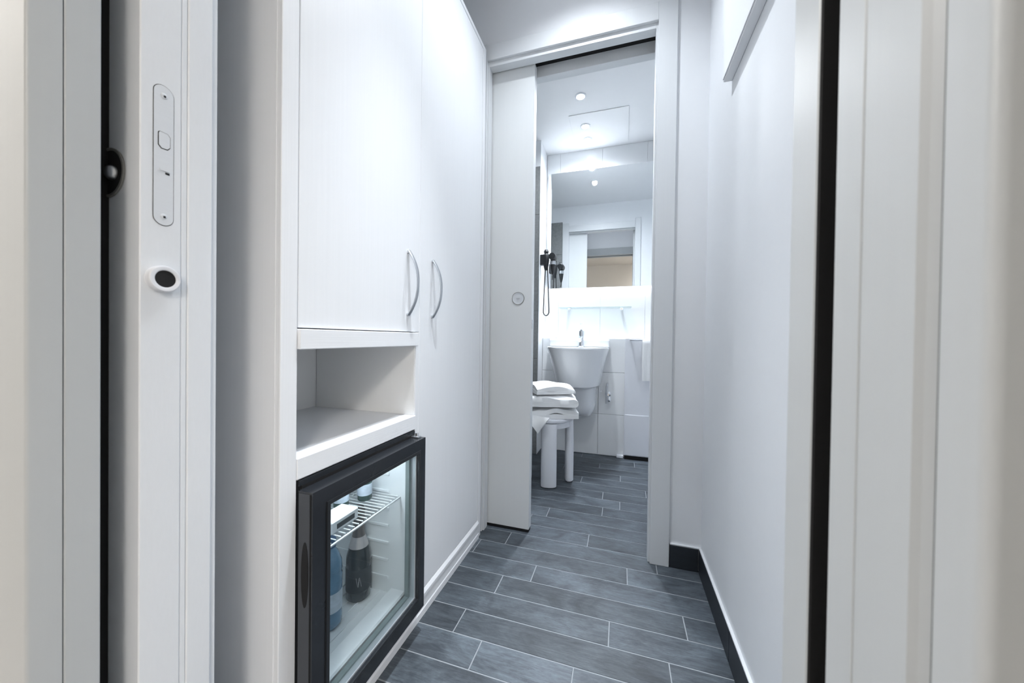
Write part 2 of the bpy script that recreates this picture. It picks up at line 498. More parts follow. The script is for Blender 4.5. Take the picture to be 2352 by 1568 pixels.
# ------------------------------------------------------------------ skirting tiles in the hall
bs = empty('baseboard_right', (0.298, 0.9, 0), 'black tile skirting along the right hall wall', 'baseboard', kind='structure')
for y0, y1 in ((0.362, 0.715), (0.718, 1.080), (1.083, 1.468)):
    box('skirting_tile', 0.2935, XR, y0, y1, 0.001, 0.087, SKIRT, bs, 0.001)
box('top_caulk', 0.2945, XR, 0.362, 1.468, 0.0872, 0.0925, CAULK, bs, 0.001)
bs2 = empty('baseboard_back', (0.245, 1.473, 0), 'short black tile skirting beside the bathroom door casing', 'baseboard', kind='structure')
box('skirting_tile', 0.1925, 0.2925, 1.469, YD, 0.001, 0.087, SKIRT, bs2, 0.001)
box('top_caulk', 0.1925, 0.3025, 1.470, YD, 0.0872, 0.0925, CAULK, bs2, 0.001)

# ------------------------------------------------------------------ entrance pocket-door frame (nearest the lens)


def rounded_strip(x_edge, sgn, y0, y1, wdt, r):
    """plan outline of a casing board whose inner front corner is rounded; sgn=+1: board lies at larger x"""
    pts = [(x_edge + sgn * wdt, y0), (x_edge + sgn * wdt, y1), (x_edge, y1)]
    for k in range(7):
        a = math.pi / 2 * k / 6
        pts.append((x_edge + sgn * (r - r * math.cos(a)), y0 + r - r * math.sin(a)))
    return pts


t1 = empty('trim_1', (EXL, 0.25, 0), 'grey-white left jamb of the entrance pocket door', 'door frame', kind='structure')
link('casing_board', add_prism(bmesh.new(), rounded_strip(EXL, -1, 0.191, 0.2160, 0.085, 0.003), 2, 0, 2.20), FRAMEO, t1, True)
box('outer_lining', -0.622, EXL, 0.2172, 0.2455, 0, 2.13, FRAMEO, t1, 0.0012)
box('brush_seal', -0.648, -0.6425, 0.2455, 0.2790, 0.01, 2.10, DARKGAP, t1, 0)
box('inner_seal', -0.622, EXL - 0.001, 0.3232, 0.3302, 0, 2.13, DOORE, t1, 0.001)
box('inner_lining', -0.622, EXL, 0.3303, EY1, 0, 2.13, DOORE, t1, 0.0015)
link('inner_casing', add_box(bmesh.new(), -0.650, EXL - 0.006, EY1, EY1 + 0.010, 0, 2.20, 0.001), DOORE, t1)
t2 = empty('trim_2', (EXR, 0.28, 0), 'grey-white right jamb of the entrance with a black door groove', 'door frame', kind='structure')
link('casing_board', add_prism(bmesh.new(), rounded_strip(EXR, 1, 0.1885, 0.2120, 0.085, 0.005), 2, 0, 2.20), FRAMEO, t2, True)
link('outer_lining', add_prism(bmesh.new(), [(0.162, 0.2145), (0.162, 0.2678), (EXR, 0.2678), (EXR, 0.2268), (EXR + 0.0026, 0.2240), (EXR + 0.0075, 0.2155), (EXR + 0.0080, 0.2145)], 2, 0, 2.13), FRAMEO, t2)
box('joint_rubber', EXR + 0.0008, 0.1475, 0.2121, 0.2138, 0, 2.13, DARKGAP, t2, 0)
box('middle_lining', EXR, 0.162, 0.2696, 0.2975, 0, 2.13, FRAMEO, t2, 0.0008)
box('groove_rubber', EXR + 0.016, 0.162, 0.2975, 0.3233, 0, 2.13, DARKGAP, t2, 0)
box('groove_gasket', EXR + 0.006, EXR + 0.016, 0.2990, 0.3030, 0.01, 1.95, DARKGAP, t2, 0.001)
box('groove_lip', EXR + 0.0004, EXR + 0.016, 0.3205, 0.3232, 0, 2.13, DARKGAP, t2, 0.001)
box('inner_lining', EXR, 0.162, 0.3233, 0.3640, 0, 2.13, FRAMEO, t2, 0.001)
t3 = empty('trim_3', (-0.22, 0.28, 2.13), 'head board of the entrance door frame', 'door frame', kind='structure')
box('outer_head', EXL, EXR, 0.191, 0.2455, 2.10, 2.20, FRAMEO, t3, 0.001)
box('inner_head', EXL, EXR, 0.331, EY1 + 0.008, 2.10, 2.20, FRAMEO, t3, 0.001)

# entrance sliding leaf, only its leading edge shows
d1 = box('door_1', -1.36, EXL, 0.2794, 0.3227, 0.006, 2.115, DOORE, None, 0.0012)
tag(d1, 'white entrance sliding door pushed into its pocket, lock plate on its edge', 'door', kind='structure')


def stadium(cy, z0, z1, r, n=12):
    pts = []
    for k in range(n + 1):
        a = math.pi * k / n
        pts.append((cy + r * math.cos(a), z1 - r + r * math.sin(a)))
    for k in range(n + 1):
        a = math.pi + math.pi * k / n
        pts.append((cy + r * math.cos(a), z0 + r + r * math.sin(a)))
    return pts


lp = link('lock_plate', add_prism(bmesh.new(), stadium(0.3030, 1.0230, 1.2055, 0.0104), 0, EXL, EXL + 0.0009), PLATE, d1)
lp['label'] = 'satin steel lock plate with rounded ends'
link('plate_gap', add_prism(bmesh.new(), stadium(0.3031, 1.0222, 1.2063, 0.0111), 0, EXL - 0.0004, EXL + 0.00025), DARKMETAL, lp)
for zc in (1.1925, 1.0345):
    sc = lathe('screw', [(0.0036, EXL + 0.0009), (0.0036, EXL + 0.0014), (0.0030, EXL + 0.0018), (0.0, EXL + 0.0018)], (0, 0.3030, zc), PLATE, lp, 'X', 14)
    box('screw_slot', EXL + 0.0018, EXL + 0.0020, 0.3022, 0.3046, zc - 0.0022, zc + 0.0006, DARKMETAL, lp, 0)
hb = link('hook_bolt', add_prism(bmesh.new(), [(0.2975, 1.1270), (0.3005, 1.1235), (0.3065, 1.1240), (0.3092, 1.1275), (0.3092, 1.1405), (0.3065, 1.1440), (0.2985, 1.1440), (0.2975, 1.1420)], 0, EXL + 0.0009, EXL + 0.0016), PLATE, lp)
link('bolt_gap', add_prism(bmesh.new(), [(0.2966, 1.1262), (0.3000, 1.1225), (0.3070, 1.1230), (0.3098, 1.1270), (0.3098, 1.1410), (0.3070, 1.1446), (0.2980, 1.1446), (0.2966, 1.1425)], 0, EXL + 0.0009, EXL + 0.00115), DARKMETAL, lp)
box('key_slot', EXL + 0.0009, EXL + 0.0013, 0.3045, 0.3090, 1.0905, 1.0930, DARKMETAL, lp, 0)
box('key_boss', EXL + 0.0009, EXL + 0.0020, 0.2985, 0.3095, 1.0940, 1.0962, PLATE, lp, 0)
ep = lathe('edge_pull', [(0.0172, EXL), (0.0172, EXL + 0.0078), (0.0160, EXL + 0.0096), (0.0125, EXL + 0.0100), (0.0112, EXL + 0.0092), (0.0110, EXL + 0.0080), (0.0, EXL + 0.0080)], (0, 0.3010, 0.9515), PLASTW, d1, 'X', 32)
ep['label'] = 'white finger pull ring with a dark hole'
lathe('pull_hole', [(0.0110, EXL + 0.0081), (0.0110, EXL + 0.0088), (0.0, EXL + 0.0088)], (0, 0.3010, 0.9515), DARKGAP, ep, 'X', 24)
fp = lathe('flush_pull', [(0.0300, 0.2794), (0.0300, 0.2778), (0.0, 0.2777)], (-0.6400, 0, 1.0885), DARKGAP, d1, 'Y', 36)
fp['label'] = 'round black recessed pull with a metal rim'
lathe('pull_rim', [(0.0318, 0.2790), (0.0317, 0.2770), (0.0300, 0.2764), (0.0284, 0.2770), (0.0282, 0.2790), (0.0318, 0.2790)], (-0.6400, 0, 1.0885), RIMM, fp, 'Y', 36)
lathe('pull_knob', [(0.0095, 0.2780), (0.0092, 0.2745), (0.0075, 0.2720), (0.0045, 0.2706), (0.0, 0.2702)], (-0.6310, 0, 1.0870), STEEL, fp, 'Y', 24)

# ------------------------------------------------------------------ bathroom doorway casing and sliding leaf
t4 = empty('trim_4', (-0.23, 1.50, 0), 'grey casing around the bathroom doorway', 'door frame', kind='structure')
box('casing_right', 0.1205, 0.1900, 1.466, YD, 0, 2.197, FRAME, t4, 0.0015)
box('casing_left', -0.6620, -0.5920, 1.466, YD, 0, 2.197, FRAME, t4, 0.0015)
box('casing_head', -0.5920, 0.1205, 1.466, YD, 2.122, 2.192, FRAME, t4, 0.0015)
box('lining_right', 0.1130, 0.170, YD, 1.517, 0, 2.150, FRAME, t4, 0.001)
box('lining_left', -0.640, -0.5850, YD, 1.517, 0, 2.150, FRAME, t4, 0.001)
box('lining_head', -0.5850, 0.1130, YD, 1.517, 2.100, 2.150, FRAME, t4, 0.001)
box('rear_lining_right', 0.1270, 0.170, 1.573, 1.615, 0, 2.150, FRAME, t4, 0.001)
box('rear_lining_left', -0.640, -0.5850, 1.573, 1.615, 0, 2.150, FRAME, t4, 0.001)
box('rear_lining_head', -0.5850, 0.1270, 1.573, 1.606, 2.080, 2.150, FRAME, t4, 0.001)
box('rear_casing_right', 0.1290, 0.1850, 1.615, 1.627, 0, 2.190, FRAME, t4, 0.0015)
box('rear_casing_left', -0.6550, -0.5850, 1.615, 1.627, 0, 2.190, FRAME, t4, 0.0015)
box('rear_casing_head', -0.5848, 0.1290, 1.615, 1.627, 2.090, 2.160, FRAME, t4, 0.0015)
box('slot_rubber_right', 0.150, 0.170, 1.517, 1.573, 0, 2.150, DARKGAP, t4, 0)
box('slot_track_head', -0.640, 0.150, 1.517, 1.573, 2.130, 2.150, DARKGAP, t4, 0)

d2 = box('door_2', -1.085, -0.3860, 1.5240, 1.5640, 0.013, 2.112, DOORM, None, 0.0015)
tag(d2, 'light grey bathroom sliding door standing half drawn from the left', 'door', kind='structure')
box('bottom_brush', -1.08, -0.3880, 1.5245, 1.5635, 0.003, 0.013, DARKGAP, d2, 0)
fp2 = lathe('flush_pull', [(0.0285, 1.5240), (0.0285, 1.5222), (0.0262, 1.5216), (0.0235, 1.5222), (0.0230, 1.5236), (0.0, 1.5236)], (-0.4500, 0, 1.0610), PLATE, d2, 'Y', 32)
fp2['label'] = 'round satin flush pull'
link('pull_rim', add_lathe(bmesh.new(), [(0.0290, 1.5238), (0.0288, 1.5215), (0.0280, 1.5210), (0.0268, 1.5216), (0.0266, 1.5238)], (-0.4500, 0, 1.0610), 'Y', 32), RIMM, fp2, True)
box('thumb_turn', -0.4580, -0.4420, 1.5195, 1.5237, 1.0585, 1.0635, STEEL, fp2, 0.0015)
box('edge_catch', -0.3862, -0.3840, 1.536, 1.552, 0.925, 0.965, STEEL, d2, 0.0006)

# ------------------------------------------------------------------ wardrobe: near unit with niche, tall far unit, plinth
w1 = empty('wardrobe', (-0.78, 0.70, 0), 'white wood-grain wardrobe unit with an open niche above the minibar', 'wardrobe', 'fitted wardrobe units')
box('side_panel', -0.985, XC + 0.002, 0.4765, 0.5115, 0.0, 2.150, WOODW, w1, 0.001)
box('side_cladding', -0.985, XC - 0.010, 0.4755, 0.4766, 0.0, 2.150, SIDEW, w1, 0)
box('inner_side_panel', -0.985, XC - 0.0185, 0.9160, 0.9328, 0.060, 2.134, WOODW, w1, 0)
box('niche_edge', XC - 0.0183, XC, 0.9160, 0.9328, 0.060, 0.8935, WOODW, w1, 0.001)
box('top_panel', -0.985, XC + 0.002, 0.5115, 0.9325, 2.134, 2.150, WOODH, w1, 0.001)
box('upper_shelf', -0.985, XC + 0.008, 0.5120, 0.9155, 0.853, 0.8925, WOODH, w1, 0.0015)
box('niche_base', -0.985, XC + 0.003, 0.5120, 0.9155, 0.602, 0.6440, WOODH, w1, 0.0015)
box('back_panel', -0.985, -0.970, 0.5120, 0.9155, 0.644, 0.853, NICHE, w1, 0)
box('niche_lining', -0.9665, XC - 0.004, 0.9135, 0.9158, 0.6445, 0.8525, NICHE, w1, 0)
dA = box('door', XC - 0.018, XC, 0.5145, 0.9328, 0.8950, 2.1325, WOODW, w1, 0.0012)


def bow_handle(y, zc, parent):
    pts = []
    N = 20
    for i in range(N + 1):
        s = -1 + 2 * i / N
        pts.append((XC + 0.004 + 0.030 * (1 - abs(s) ** 2.2), y, zc + 0.092 * s))
    h = bmesh.new()
    add_tube(h, pts, 0.004, 10, flat=(0.0032, 0.0065))
    for s in (-1, 1):
        add_lathe(h, [(0.0055, XC), (0.0055, XC + 0.005), (0.0, XC + 0.0055)], (0, y, zc + s * 0.090), 'X', 12)
    return link('handle', h, STEEL, parent, True)


bow_handle(0.872, 1.035, dA)['label'] = 'satin steel bow handle'
w2 = empty('wardrobe', (-0.78, 1.18, 0), 'tall full-height white wardrobe unit next to the bathroom doorway', 'wardrobe', 'fitted wardrobe units')
box('side_panel', -0.985, XC - 0.0185, 0.9332, 0.9495, 0.075, 2.134, WOODW, w2, 0.001)
box('far_side_panel', -0.985, XC + 0.002, 1.4150, 1.4420, 0.0, 2.150, WOODW, w2, 0.001)
box('top_panel', -0.985, XC + 0.002, 0.9335, 1.4150, 2.134, 2.150, WOODH, w2, 0.001)
box('back_panel', -0.985, -0.970, 0.9495, 1.4150, 0.075, 2.134, NICHE, w2, 0)
dB = box('door', XC - 0.018, XC, 0.9338, 1.4130, 0.0790, 2.1325, WOODW, w2, 0.0012)
bow_handle(1.007, 1.036, dB)['label'] = 'satin steel bow handle'
pl = link('plinth', add_prism(bmesh.new(), [(-0.640, 0.0), (-0.5835, 0.0), (-0.5835, 0.020), (-0.5855, 0.024), (-0.5855, 0.052), (-0.5835, 0.056), (-0.5835, 0.066), (-0.5895, 0.077), (-0.640, 0.077)], 1, 0.9345, 1.4145), WOODH, w2)
pl2 = link('plinth', add_prism(bmesh.new(), [(-0.640, 0.0), (-0.5835, 0.0), (-0.5835, 0.020), (-0.5855, 0.024), (-0.5855, 0.050), (-0.5875, 0.055), (-0.640, 0.055)], 1, 0.5120, 0.9340), WOODH, w1)

# ------------------------------------------------------------------ minibar fridge
fr = empty('minibar_fridge', (-0.77, 0.71, 0.056), 'black minibar fridge with a glass door built in under the niche', 'fridge')
bm = bmesh.new()
Y0, Y1, Z0, Z1 = 0.5150, 0.9130, 0.0565, 0.5980
add_box(bm, -0.965, -0.595, Y0, Y0 + 0.022, Z0, Z1)
add_box(bm, -0.965, -0.595, Y1 - 0.022, Y1, Z0, Z1)
add_box(bm, -0.965, -0.595, Y0 + 0.022, Y1 - 0.022, Z0, Z0 + 0.050)
add_box(bm, -0.965, -0.595, Y0 + 0.022, Y1 - 0.022, Z1 - 0.040, Z1)
add_box(bm, -0.965, -0.945, Y0 + 0.022, Y1 - 0.022, Z0 + 0.050, Z1 - 0.040)
body = link('body', bm, LINER, fr)
link('front_flange', add_ring_x(bmesh.new(), -0.5950, -0.5880, (Y0, Y1, Z0, Z1), (Y0 + 0.016, Y1 - 0.016, Z0 + 0.040, Z1 - 0.030)), BLACKM, fr)
for i in range(7):
    z = 0.150 + i * 0.052
    box('side_rib', -0.930, -0.660, 0.8870, 0.8910, z, z + 0.008, LINER, body, 0.001)
box('threshold', -0.650, -0.598, Y0 + 0.0225, Y1 - 0.0225, Z0 + 0.0505, Z0 + 0.070, LINER, body, 0.004)
gz = Z0 + 0.0505
for i in range(9):
    box('floor_rib', -0.93 + i * 0.030, -0.926 + i * 0.030, Y0 + 0.024, Y1 - 0.024, gz, gz + 0.003, LINER, body, 0)
# wire shelf
sh = empty('wire_shelf', (-0.75, 0.71, 0.398), None)
sh.parent = fr; sh.location = Vector((-0.75, 0.71, 0.398)) - WL[fr.name]; WL[sh.name] = Vector((-0.75, 0.71, 0.398))
for x in (-0.622, -0.760, -0.900):
    tube('shelf_rail', [(x, 0.538, 0.402), (x, 0.890, 0.402)], 0.0030, WIRE, sh, 6)
for i in range(24):
    y = 0.545 + i * 0.0148
    tube('shelf_wire', [(-0.625, y, 0.4060), (-0.900, y, 0.4060)], 0.0014, WIRE, sh, 5)
il = box('fridge_fill_strip', -0.66, -0.63, 0.58, 0.84, Z1 - 0.048, Z1 - 0.0402, FRIDGE_FILL, fr, 0.001)  # glowing strip added as fill so the fridge interior reads brighter
il['label'] = 'small glowing strip added to brighten the fridge interior'
# door
XF = -0.549
dr = link('door', add_ring_x(bmesh.new(), -0.584, XF, (0.513, 0.909, 0.081, 0.583), (0.553, 0.874, 0.125, 0.545)), BLACKP, fr)
dr['label'] = 'glossy black door frame around a glass pane'
link('door_bead', add_ring_x(bmesh.new(), XF, XF + 0.003, (0.545, 0.882, 0.118, 0.553), (0.553, 0.874, 0.125, 0.545)), BLACKM, dr)
link('silver_spacer', add_ring_x(bmesh.new(), -0.580, -0.556, (0.553, 0.874, 0.125, 0.545), (0.5555, 0.8700, 0.1290, 0.5425)), SPACER, dr)
link('inner_spacer', add_ring_x(bmesh.new(), -0.584, -0.572, (0.5555, 0.8700, 0.1290, 0.5425), (0.562, 0.8610, 0.134, 0.534)), TEAL, dr)
box('glass_pane', -0.5620, -0.5580, 0.5556, 0.8699, 0.1291, 0.5424, GLASS, dr, 0)
# near side face of the door with its recessed grip
grip = []
for k in range(24):
    a = 2 * math.pi * k / 24
    grip.append((-0.5668 + 0.0088 * math.cos(a), 0.4245 + 0.0630 * math.sin(a)))
link('grip_recess', add_prism(bmesh.new(), grip, 1, 0.5118, 0.5124), DARKGAP, dr)
box('side_face', -0.5830, -0.5560, 0.5124, 0.5130, 0.085, 0.579, SIDEGREY, dr, 0)
box('side_groove', -0.5555, -0.5530, 0.5122, 0.5130, 0.085, 0.579, DARKGAP, dr, 0)
link('door_gasket', add_ring_x(bmesh.new(), -0.5880, -0.5842, (0.520, 0.904, 0.083, 0.590), (0.545, 0.880, 0.120, 0.552)), DARKGAP, fr)
hg = box('hinge', -0.585, -0.560, 0.888, 0.903, 0.583, 0.5880, STEEL, fr, 0.001)
lathe('hinge_pin', [(0.0045, 0.588), (0.0045, 0.597), (0.0, 0.598)], (-0.570, 0.896, 0), CHROME, fr, 'Z', 12)
box('top_strip', -0.5880, -0.5845, 0.5150, 0.9050, 0.5900, 0.6000, BLACKP, fr, 0)

FZ = gz + 0.003
# champagne half bottle
cb = empty('sparkling_wine_bottle', (-0.733, 0.848, FZ), 'dark sparkling wine bottle with foil neck standing in the fridge', 'bottle')
c = (-0.733, 0.848, FZ)
lathe('glass_body', [(0.0, 0.004), (0.029, 0.0), (0.034, 0.006), (0.0345, 0.110), (0.0335, 0.125), (0.028, 0.146), (0.020, 0.166), (0.0155, 0.185), (0.0135, 0.225), (0.0, 0.226)], c, BOTTLE, cb)
lathe('neck_foil', [(0.0205, 0.172), (0.0170, 0.190), (0.0148, 0.226), (0.0165, 0.236), (0.0165, 0.256), (0.013, 0.266), (0.0, 0.267)], c, FOIL, cb)
lathe('foil_band', [(0.0275, 0.152), (0.0225, 0.170), (0.0190, 0.182), (0.0, 0.182)], c, FOILB, cb)
lathe('body_label', [(0.0350, 0.030), (0.0350, 0.095), (0.0, 0.095)], c, LABELM, cb)
for da, dz in ((-0.06, 0.0), (0.10, 0.0)):
    a0 = math.atan2(-c[1], -c[0]) + da
    p = [(c[0] + 0.0353 * math.cos(a0 + s), c[1] + 0.0353 * math.sin(a0 + s), FZ + 0.048 + (abs(s) if da < 0 else 0.12 - abs(s)) * 0.22) for s in (-0.12, -0.06, 0.0, 0.06, 0.12)]
    tube('label_mark', p, 0.0007, LABELMARK, cb, 5)
# water bottle
wt = empty('water_bottle', (-0.733, 0.740, FZ), 'blue plastic water bottle at the left inside the fridge', 'bottle')
c = (-0.733, 0.740, FZ)
lathe('plastic_body', [(0.0, 0.003), (0.026, 0.0), (0.031, 0.008), (0.031, 0.030), (0.029, 0.036), (0.031, 0.042), (0.031, 0.060), (0.0295, 0.066), (0.031, 0.072), (0.031, 0.135), (0.0295, 0.140), (0.031, 0.146), (0.029, 0.170), (0.020, 0.195), (0.013, 0.205), (0.013, 0.215), (0.0, 0.215)], c, WATERB, wt)
lathe('cap', [(0.0155, 0.208), (0.0155, 0.228), (0.014, 0.231), (0.0, 0.231)], c, CAPB, wt, 'Z', 16)
lathe('body_label', [(0.0315, 0.045), (0.0315, 0.095), (0.0, 0.095)], c, WATERL, wt)
# things on the wire shelf
SZ = 0.4075
ct = empty('snack_carton', (-0.672, 0.700, SZ), 'small white carton on the wire shelf of the fridge', 'carton')
box('carton_body', -0.700, -0.645, 0.655, 0.745, SZ, SZ + 0.030, CARTON, ct, 0.003)
box('carton_band', -0.6448, -0.6442, 0.672, 0.730, SZ + 0.008, SZ + 0.020, LABELM, ct, 0)
for (x, y, r, h, lab) in ((-0.735, 0.780, 0.020, 0.105, 'small green glass bottle left on the fridge shelf'), (-0.705, 0.838, 0.020, 0.105, 'small green glass bottle right on the fridge shelf')):
    sb = empty('small_bottle', (x, y, SZ), lab, 'bottle', 'small bottles on the fridge shelf')
    lathe('glass_body', [(0.0, 0.002), (r * 0.9, 0.0), (r, 0.004), (r, h * 0.55), (r * 0.5, h * 0.78), (r * 0.42, h * 0.95), (0.0, h * 0.95)], (x, y, SZ), GREENG, sb)
    lathe('cap', [(r * 0.5, h * 0.93), (r * 0.5, h), (0.0, h)], (x, y, SZ), STEEL, sb, 'Z', 14)
    lathe('body_label', [(r * 1.02, h * 0.15), (r * 1.02, h * 0.45), (0.0, h * 0.45)], (x, y, SZ), WATERL, sb)

# ------------------------------------------------------------------ wall unit high on the right wall
eb = empty('wall_panel_box', (0.29, 0.85, 1.65), 'flat white box fixed high on the right hall wall', 'wall box')
box('housing', 0.2790, XR, 0.55, 1.1860, 1.650, 2.15, WALL, eb, 0.002)
box('cover', 0.2765, 0.2788, 0.555, 1.1820, 1.655, 2.145, WALL, eb, 0.001)

# ------------------------------------------------------------------ downlights


def downlight(x, y, z, lensmat, label, group, r, watt, col, cone):
    d = empty('downlight', (x, y, z), label, 'downlight', group)
    link('trim_ring', add_lathe(bmesh.new(), [(r + 0.012, z), (r + 0.012, z - 0.003), (r + 0.004, z - 0.006), (r, z - 0.004), (r, z)], (x, y, 0), 'Z', 32), PLASTW, d, True)
    lathe('lens', [(r - 0.0005, z - 0.0005), (r - 0.0005, z - 0.0075), (0.0, z - 0.0075)], (x, y, 0), lensmat, d, 'Z', 24)
    ld = bpy.data.lights.new('downlight_lamp', 'SPOT')
    ld.energy = watt; ld.color = col; ld.shadow_soft_size = r
    ld.spot_size = math.radians(cone); ld.spot_blend = 1.0
    lo_ = bpy.data.objects.new('downlight_lamp', ld)
    COL.objects.link(lo_)
    lo_.parent = d; lo_.location = (0, 0, -0.012)


COOL = (0.90, 0.95, 1.0)
WARM = (1.0, 0.975, 0.945)
downlight(-0.255, 0.76, CH, LAMP, 'recessed hall downlight nearer the entrance', 'hall downlights', 0.032, HALL_WATT * 1.7, COOL, 48)
downlight(-0.16, 1.12, CH, LAMP, 'recessed hall downlight in front of the bathroom doorway', 'hall downlights', 0.032, HALL_WATT * 0.62, COOL, 126)
for y, k, lab in ((2.19, 0.6, 'bathroom downlight nearest the doorway'), (2.50, 1.1, 'middle bathroom downlight in the ceiling hatch'), (2.67, 1.9, 'bathroom downlight closest to the mirror wall')):
    downlight(-0.262, y, BC - (0.004 if y > 2.3 else 0), LAMPB, lab, 'bathroom downlights', 0.022, BATH_WATT * k, COOL, 130 if y > 2.6 else 165)
downlight(-1.35, -0.10, 2.5, LAMPW, 'warm foyer downlight left of the entrance', 'foyer lamps', 0.06, FOYER_WATT * 2.2, WARM, 160)
downlight(1.15, -1.95, 2.5, LAMPW, 'large round fill light added unseen behind the viewer on the right', 'foyer lamps', 0.25, FOYER_WATT * 3.6, WARM, 165)  # unseen fill, added to brighten the lower wardrobe fronts
hatch = empty('ceiling_hatch', (-0.165, 2.57, BC), 'flush square service hatch in the bathroom ceiling', 'hatch')
box('hatch_panel', -0.360, 0.028, 2.362, 2.780, BC - 0.004, BC, CEIL, hatch, 0.001)

# ------------------------------------------------------------------ mirror with back light, glass shelf
mi = empty('wall_mirror', (-0.07, YF - 0.02, 1.285), 'large frameless wall mirror glowing at its lower edge above the basin', 'mirror')
box('mirror_glass', -0.580, 0.440, 2.800, 2.804, 1.285, 2.213, MIRROR, mi, 0)
box('backing', -0.560, 0.420, 2.8042, 2.8235, 1.305, 2.193, PLASTW, mi, 0)
box('led_strip', -0.540, 0.400, 2.8075, 2.8200, 1.297, 1.3048, LEDM, mi, 0)
gs = empty('glass_shelf', (-0.20, 2.77, 1.118), 'clear glass shelf under the mirror above the basin', 'shelf')
box('glass_plate', -0.470, 0.070, 2.715, 2.8235, 1.120, 1.126, GLASSS, gs, 0.001)
for x in (-0.40, 0.0):
    box('bracket', x - 0.010, x + 0.010, 2.790, 2.8238, 1.108, 1.1198, CHROME, gs, 0.002)

# ------------------------------------------------------------------ wash basin


def dloop(cx, wd, y0, y1, z, n=28, sq=2.6):
    """D-shaped outline: flat at the wall (y1), rounded towards the room (y0)"""
    pts = []
    for k in range(n + 1):
        a = math.pi * k / n
        c_, s_ = math.cos(a), math.sin(a)
        x = cx + wd / 2 * math.copysign(abs(c_) ** (2 / sq), c_)
        y = y1 - (y1 - y0) * abs(s_) ** (2 / sq)
        pts.append(Vector((x, y, z)))
    return pts


bs_ = empty('wash_basin', (-0.308, YP, 0.53), 'white tapered ceramic wash basin hung on the tiled ledge wall', 'basin')
bxc = -0.308
bm = bmesh.new()
outer = [(0.285, 2.46, 0.530), (0.330, 2.430, 0.545), (0.352, 2.415, 0.600), (0.385, 2.395, 0.680), (0.425, 2.365, 0.760), (0.452, 2.342, 0.802), (0.458, 2.336, 0.812), (0.456, 2.338, 0.820)]
loops = [dloop(bxc, a, b, YP - 0.001, z) for a, b, z in outer]
loops += [dloop(bxc, 0.430, 2.352, YP - 0.085, 0.820), dloop(bxc, 0.418, 2.360, YP - 0.090, 0.812), dloop(bxc, 0.370, 2.400, YP - 0.110, 0.740), dloop(bxc, 0.250, 2.46, YP - 0.15, 0.690), dloop(bxc, 0.06, 2.54, YP - 0.17, 0.680)]
add_loft(bm, loops)
bowl = link('bowl', bm, CERAM, bs_, True)
box('back_rim', bxc - 0.226, bxc + 0.226, YP - 0.050, YP - 0.0012, 0.8195, 0.878, CERAM, bs_, 0.010, 3)
lathe('drain', [(0.022, 0.6805), (0.022, 0.684), (0.0, 0.685)], (bxc, 2.55, 0), CHROME, bs_, 'Z', 20)
bm = bmesh.new()
add_loft(bm, [dloop(bxc + 0.002, a, b, YP - 0.001, z, 20, 3.0) for a, b, z in ((0.170, 2.60, 0.310), (0.215, 2.57, 0.318), (0.245, 2.545, 0.350), (0.262, 2.53, 0.400), (0.268, 2.52, 0.470), (0.270, 2.51, 0.5295))])
link('siphon_cover', bm, CERAM, bs_, True)

fa = empty('basin_faucet', (-0.286, 2.662, 0.8205), 'chrome single-lever faucet on the wash basin', 'faucet')
lathe('body', [(0.026, 0.8205), (0.026, 0.826), (0.021, 0.830), (0.020, 0.905), (0.022, 0.915), (0.022, 0.940), (0.0, 0.944)], (-0.286, 2.662, 0), CHROME, fa)
tube('spout', [(-0.286, 2.650, 0.892), (-0.286, 2.62, 0.895), (-0.286, 2.57, 0.885), (-0.286, 2.545, 0.868)], [0.013, 0.0125, 0.012, 0.0125], CHROME, fa, 12)
tube('lever', [(-0.286, 2.665, 0.944), (-0.286, 2.655, 0.965), (-0.286, 2.625, 0.992)], [0.012, 0.009, 0.008], CHROME, fa, 10)

# angle valve with a hose on the tiles
av = empty('angle_valve', (-0.093, YP, 0.40), 'chrome angle valve on the tiles right of the basin', 'valve')
lathe('rosette', [(0.021, YP), (0.021, YP - 0.006), (0.010, YP - 0.010), (0.010, YP - 0.035), (0.0, YP - 0.035)], (-0.088, 0, 0.468), CHROME, av, 'Y', 20)
lathe('knob', [(0.012, 0.418), (0.014, 0.425), (0.014, 0.450), (0.010, 0.456), (0.0, 0.456)], (-0.080, YP - 0.040, 0), CHROME, av, 'Z', 16)
tube('valve_body', [(-0.096, YP - 0.032, 0.400), (-0.096, YP - 0.032, 0.530)], 0.0085, STEEL, av, 10)
tube('supply_hose', [(-0.096, YP - 0.032, 0.530), (-0.096, YP - 0.030, 0.538), (-0.094, YP - 0.018, 0.546), (-0.092, YP - 0.001, 0.548)], 0.006, STEEL, av, 8)

# ------------------------------------------------------------------ boxed-in cistern on the right with rail and towel
cb_ = empty('cistern_box', (0.25, 2.70, 0), 'white half-height boxed wall unit right of the basin', 'box')
box('front_board', 0.030, 0.60, 2.690, YP - 0.001, 0.030, 0.890, PLASTW, cb_, 0.002)
box('lower_panel', 0.036, 0.60, 2.687, 2.6898, 0.036, 0.330, PLASTW, cb_, 0.001)
box('black_foot', 0.034, 0.60, 2.698, YP - 0.001, 0.0005, 0.0295, DARKGAP, cb_, 0)
box('corner_foot', -0.020, 0.028, 2.702, YP - 0.001, 0.0005, 0.022, PLASTW, cb_, 0.003)
rl = empty('towel_rail', (0.13, 2.65, 0.875), 'chrome towel rail on the boxed wall unit', 'towel rail')
tube('bar', [(0.060, 2.645, 0.878), (0.30, 2.645, 0.878)], 0.006, CHROME, rl, 12)
for x in (0.068, 0.29):
    tube('post', [(x, 2.645, 0.878), (x, 2.6905, 0.878)], 0.007, CHROME, rl, 12)


